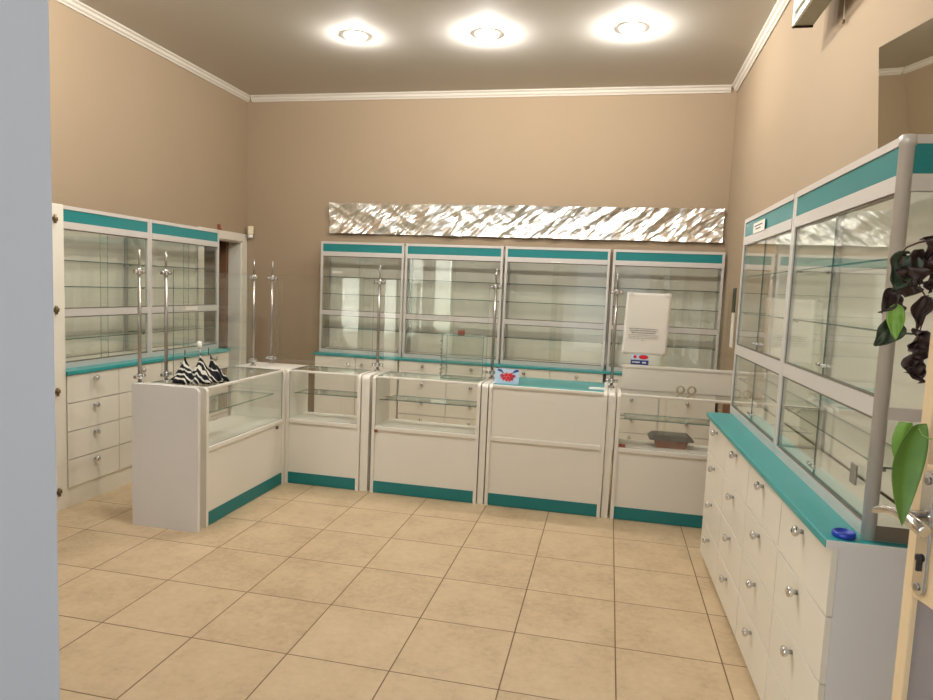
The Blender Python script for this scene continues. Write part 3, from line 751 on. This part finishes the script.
# grey metal wall unit high on the right wall
ac = thing('wall_heater', 'white-framed grey metal unit hung high on the right wall, cut by the frame', 'wall unit', (0.717, -0.55, 2.97))
L_, H_ = 1.026, 0.30
MB().box(0.012, 0.10, 0.004, L_-0.004, 0.004, H_).build('case', 'acgrey', ac)
fm_ = MB().box(0, 0.0115, 0, L_, 0, 0.022).box(0, 0.0115, 0, L_, H_-0.022, H_).box(0, 0.0115, 0, 0.022, 0.022, H_-0.022).box(0, 0.0115, L_-0.022, L_, 0.022, H_-0.022)
fm_.box(0.0, 0.0115, 0.022, L_-0.022, 0.062, 0.074)
fm_.build('front_frame', 'acwhite', ac)
gr = MB()
for k in range(5): gr.box(0.006, 0.0118, 0.022, L_-0.022, 0.095+k*0.036, 0.113+k*0.036)
gr.build('grille', 'acwhite', ac)
MB().box(0.0, 0.10, L_-0.0035, L_+0.004, -0.006, 0.006).build('shadow_strip', 'dark', ac)  # dark strip standing in for the shadow along the case's bottom edge
MB().box(0.1005, XR-0.717-0.0005, 0.25, 0.29, 0.08, 0.12).box(0.1005, XR-0.717-0.0005, 0.74, 0.78, 0.08, 0.12).build('bracket', 'steel', ac)
th = thing('pull_cord', 'thin pull cord with a small bead hanging on the right wall', 'cord', (0.872, 0.17, 2.87))
MB().tube([(0,0,0.012),(0.0,0.01,0.10),(0.002,0.03,0.24),(0.0125,0.04,0.34)], 0.0018, 8).build('cord', 'handle_white', th)
MB().lathe([(0.003,-0.008),(0.0065,-0.003),(0.0065,0.006),(0.003,0.012)], (0,0,0), 'z', 12).build('bead', 'brass', th)

# mirror panel standing on the near right showcase
ma = math.atan2(-0.971, 0.238)
mr = thing('mirror_panel', 'frameless mirror panel standing on top of the near right showcase', 'mirror', (0.797, -0.655, 2.026), ma); mr.rotation_euler = (math.radians(5.2), 0, ma)
MB().box(0, 0.30, 0.0, 0.004, 0, 0.44).build('mirror_face', 'mirror', mr)
MB().box(0, 0.30, 0.0042, 0.007, 0, 0.44).build('backing', 'grey_lam', mr)

# ------------------------------------------------------------------ entrance door leaf on the right, with handle
dl = thing('entrance_door', 'cream entrance door leaf standing open at the right edge with chrome handle', 'door', (0.523, -1.821, 0.008), math.atan2(-0.978, 0.21))
DW, DH, DT = 0.86, 2.45, 0.042        # local x along the leaf from the latch edge, local y to the hidden side
# local -y faces the doorway after the turn? the visible face is at y=0 looking to -y side
MB().box(0, 0.03, 0, DT, 0, DH, 0, 0.003).build('stile', 'door_cream', dl)
MB().box(DW-0.08, DW, 0, DT, 0, DH, 0, 0.003).build('stile', 'door_cream', dl)
MB().box(0.0305, DW-0.0805, 0, DT, 0.955, 1.235, 0, 0.003).build('lock_rail', 'door_cream', dl)
MB().box(0.0305, DW-0.0805, 0, DT, 0, 0.12, 0, 0.003).box(0.0305, DW-0.0805, 0, DT, DH-0.1, DH, 0, 0.003).build('rail', 'door_cream', dl)
MB().box(0.0305, DW-0.0805, 0.012, 0.030, 0.1205, 0.9545).build('lower_panel', 'door_panel', dl)
MB().pane(0.0305, DW-0.0805, 0.018, 0.024, 1.2355, DH-0.1005).build('glass_pane', GL, dl)

hd = MB()
pts = []
def slot(x0, x1, z0, z1, n=8):
    r = (x1-x0)/2; c = (x0+x1)/2
    return [(c+r*math.cos(PI+k*PI/n), z0+r+r*math.sin(PI+k*PI/n)) for k in range(n+1)] + [(c+r*math.cos(k*PI/n), z1-r+r*math.sin(k*PI/n)) for k in range(n+1)]
hx = 0.050
hp = MB().prism(slot(hx-0.019, hx+0.019, 0.965, 1.225), 'y', -0.007, -0.0005)
bmesh.ops.bevel(hp.b, geom=[e for e in hp.b.edges if all(abs(v.co.y+0.007) < 1e-5 for v in e.verts)], offset=0.003, segments=2, affect='EDGES')
plate = hp.build('handle_plate', 'chrome', dl)
MB().lathe([(0.008,-0.0075),(0.0085,-0.010),(0.005,-0.0105)], (hx,0,0.985), 'y', 12).lathe([(0.008,-0.0075),(0.0085,-0.010),(0.005,-0.0105)], (hx,0,1.205), 'y', 12).build('screw', 'steel', plate)
MB().lathe([(0.0085,-0.0072),(0.0085,-0.012),(0.004,-0.0125)], (hx,0,1.045), 'y', 14).box(hx-0.003, hx+0.003, -0.012, -0.0072, 1.018, 1.042).build('keyhole', 'black', plate)
lev = MB()
lev.tube([(hx,-0.0072,1.132),(hx,-0.04,1.132),(hx+0.002,-0.047,1.131)], [0.011,0.011,0.012], 14)
lev.tube([(hx-0.068,-0.068,1.116),(hx-0.060,-0.066,1.122),(hx-0.042,-0.058,1.130),(hx-0.02,-0.051,1.133),(hx,-0.048,1.131),(hx+0.03,-0.047,1.126),(hx+0.058,-0.047,1.120),(hx+0.062,-0.047,1.119)],
         [0.004,0.0075,0.0085,0.0095,0.0125,0.0135,0.0135,0.011], 16)
lev.build('lever', 'chrome', dl)
MB().box(-0.0035, 0.0, 0.010, 0.032, 1.02, 1.20).box(-0.010, -0.0035, 0.014, 0.028, 1.12, 1.145, 0, 0.001).build('latch', 'steel', dl)

# ------------------------------------------------------------------ hanging plant sprigs on the door
def leaf(name, parent, base, tip, side, w, mat, curl=0.3, wave=0.0, seed=0, notch=True):
    base = Vector(base); tip = Vector(tip); d = tip-base; L = d.length; d.normalize()
    s = Vector(side); s = (s - d*s.dot(d)).normalized(); n = d.cross(s)
    def fn(u, v):
        q = (u-0.5)*2
        prof = (math.sin(PI*min(1, max(0, v))**0.62))**0.75 if 0 < v < 1 else 0.0
        x = q*w*0.5*prof
        y = v*L - (0.10*L*abs(q)**1.0*(1-v)**3 if notch else 0)
        z = curl*w*(abs(q)**1.6)*prof - 0.06*L*math.sin(v*PI) + wave*w*noise.noise(Vector((q*1.7+seed, v*3.1, seed*1.3)))
        x += wave*w*0.5*noise.noise(Vector((v*2.5, q*1.2, seed+4)))
        return base + d*y + s*x + n*z
    o = MB().grid(fn, 10, 14).build(name, mat, parent); solidify(o, 0.0007); return o
vx = thing('wilted_vine', 'wilted dark brown vine trailing over the open door edge', 'plant', (0.5530,-1.7440,1.2900))
o0 = Vector((0.5330,-1.7939,1.2885))
def LP(p): return tuple(Vector(p) - o0)
st = MB()
st.tube([LP(p) for p in ((0.5403,-1.7918,1.7012),(0.5215,-1.7991,1.6991),(0.4933,-1.8002,1.6918),(0.4734,-1.7981,1.6814),(0.4598,-1.7960,1.6647),(0.4661,-1.7960,1.6438))], [0.0022,0.0022,0.002,0.0018,0.0016,0.001], 8)
st.tube([LP(p) for p in ((0.5278,-1.7991,1.6981),(0.5194,-1.8023,1.6647),(0.4964,-1.8002,1.6176),(0.5090,-1.8002,1.5915),(0.5267,-1.8002,1.5654),(0.5194,-1.8002,1.5340),(0.5131,-1.8002,1.5058),(0.5069,-1.8002,1.4661),(0.5142,-1.8002,1.4139))], [0.0018]*6+[0.0014,0.0012,0.001], 8)
st.tube([LP(p) for p in ((0.4703,-1.7960,1.6751),(0.4546,-1.7960,1.6020),(0.4651,-1.7960,1.5602),(0.4609,-1.7960,1.4975))], [0.0014,0.0012,0.0012,0.001], 8)
st.build('stem', 'stem', vx)
LV = [  # base, tip, width, material, curl, wave
 ((0.4776,-1.7960,1.6647),(0.4567,-1.8002,1.5863),0.062,'leaf_dgreen',0.30,0.35),
 ((0.4724,-1.7939,1.6354),(0.4881,-1.8065,1.5811),0.044,'leaf_dark',0.7,0.8),
 ((0.4807,-1.7918,1.6176),(0.5090,-1.8044,1.6040),0.020,'leaf_dark',0.6,0.6),
 ((0.4567,-1.7939,1.5915),(0.4358,-1.8002,1.5393),0.036,'leaf_dark',0.6,0.7),
 ((0.4651,-1.7897,1.5758),(0.4776,-1.8023,1.5445),0.018,'leaf_dark',0.6,0.7),
 ((0.4609,-1.8023,1.5549),(0.4672,-1.8065,1.4839),0.034,'leaf_green',0.25,0.15),
 ((0.4734,-1.7918,1.5184),(0.4295,-1.7981,1.4703),0.052,'leaf_dgreen',0.20,0.25),
 ((0.5027,-1.7960,1.6960),(0.5278,-1.8044,1.6438),0.046,'leaf_dark',0.6,0.8),
 ((0.5131,-1.8002,1.6699),(0.5027,-1.8065,1.6072),0.048,'leaf_dark',0.6,0.9),
 ((0.5278,-1.8023,1.6594),(0.5257,-1.8127,1.6020),0.040,'leaf_dark',0.5,0.8),
 ((0.5110,-1.8002,1.6082),(0.5246,-1.8044,1.5873),0.020,'leaf_dark',0.6,0.6),
 ((0.5184,-1.8002,1.5758),(0.5069,-1.8044,1.5079),0.040,'leaf_dark',0.7,0.6),
 ((0.5173,-1.8002,1.5027),(0.5006,-1.8065,1.4577),0.040,'leaf_dark',0.7,0.9),
 ((0.5048,-1.8002,1.4766),(0.5278,-1.8065,1.4473),0.034,'leaf_dark',0.7,0.8),
 ((0.5069,-1.8002,1.4504),(0.5225,-1.8085,1.3950),0.042,'leaf_dark',0.7,0.9),
 ((0.5006,-1.8002,1.4400),(0.4943,-1.8065,1.4139),0.026,'leaf_dark',0.7,0.9)]
for i, (b_, t_, w_, mt, cu, wv) in enumerate(LV):
    o = leaf('leaf', vx, LP(b_), LP(t_), (0.9, 0.35*math.sin(i*2.1), 0.2), w_*0.95, mt, cu, wv, i*3.7)
    if mt == 'leaf_green': o['label'] = 'fresh bright green leaf'
gx = thing('leafy_sprig', 'single large fresh green leaf hanging by the chrome door handle', 'plant', (0.522, -1.95, 1.30))
o1 = Vector((0.53, -1.95, 1.30))
MB().tube([tuple(Vector(p)-o1) for p in ((0.556,-1.957,1.308),(0.531,-1.956,1.311),(0.51,-1.957,1.3125),(0.492,-1.957,1.313),(0.480,-1.955,1.318),(0.473,-1.953,1.330))], [0.0018,0.0018,0.0017,0.0016,0.0015,0.0012], 8).build('stem', 'stem_green', gx)
def big(u, v):
    q = (u-0.5)*2
    c0 = Vector((0.472,-1.952,1.338)); c1 = Vector((0.446,-1.955,1.27)); c2 = Vector((0.459,-1.962,1.142))
    c = c0*(1-v)**2 + c1*2*v*(1-v) + c2*v*v
    prof = math.sin(PI*min(1, (v*0.93+0.07))**0.75)**0.8 if v < 1 else 0.0
    w_ = 0.036*prof
    tw = 0.5 - 0.9*v
    s = 0.87*Vector((math.cos(tw), 0.55*math.sin(tw+0.4), 0.16*(1-v)))
    fold = Vector((0.0, -0.014*abs(q)**1.5*prof, 0))
    return c + s*q*w_ + fold - o1
bl = MB().grid(big, 14, 26).build('leaf', 'leaf_green2', gx); solidify(bl, 0.0008)
def lob(u, v):
    q = (u-0.5)*2
    c = Vector((0.452,-1.953,1.34)).lerp(Vector((0.444,-1.948,1.265)), v)
    prof = math.sin(PI*(v*0.8+0.2))**0.7 if v < 1 else 0.0
    return c + Vector((q*0.016*prof, 0.004*abs(q), 0)) - o1
bl2 = MB().grid(lob, 8, 12).build('leaf', 'leaf_green', gx); solidify(bl2, 0.0008)
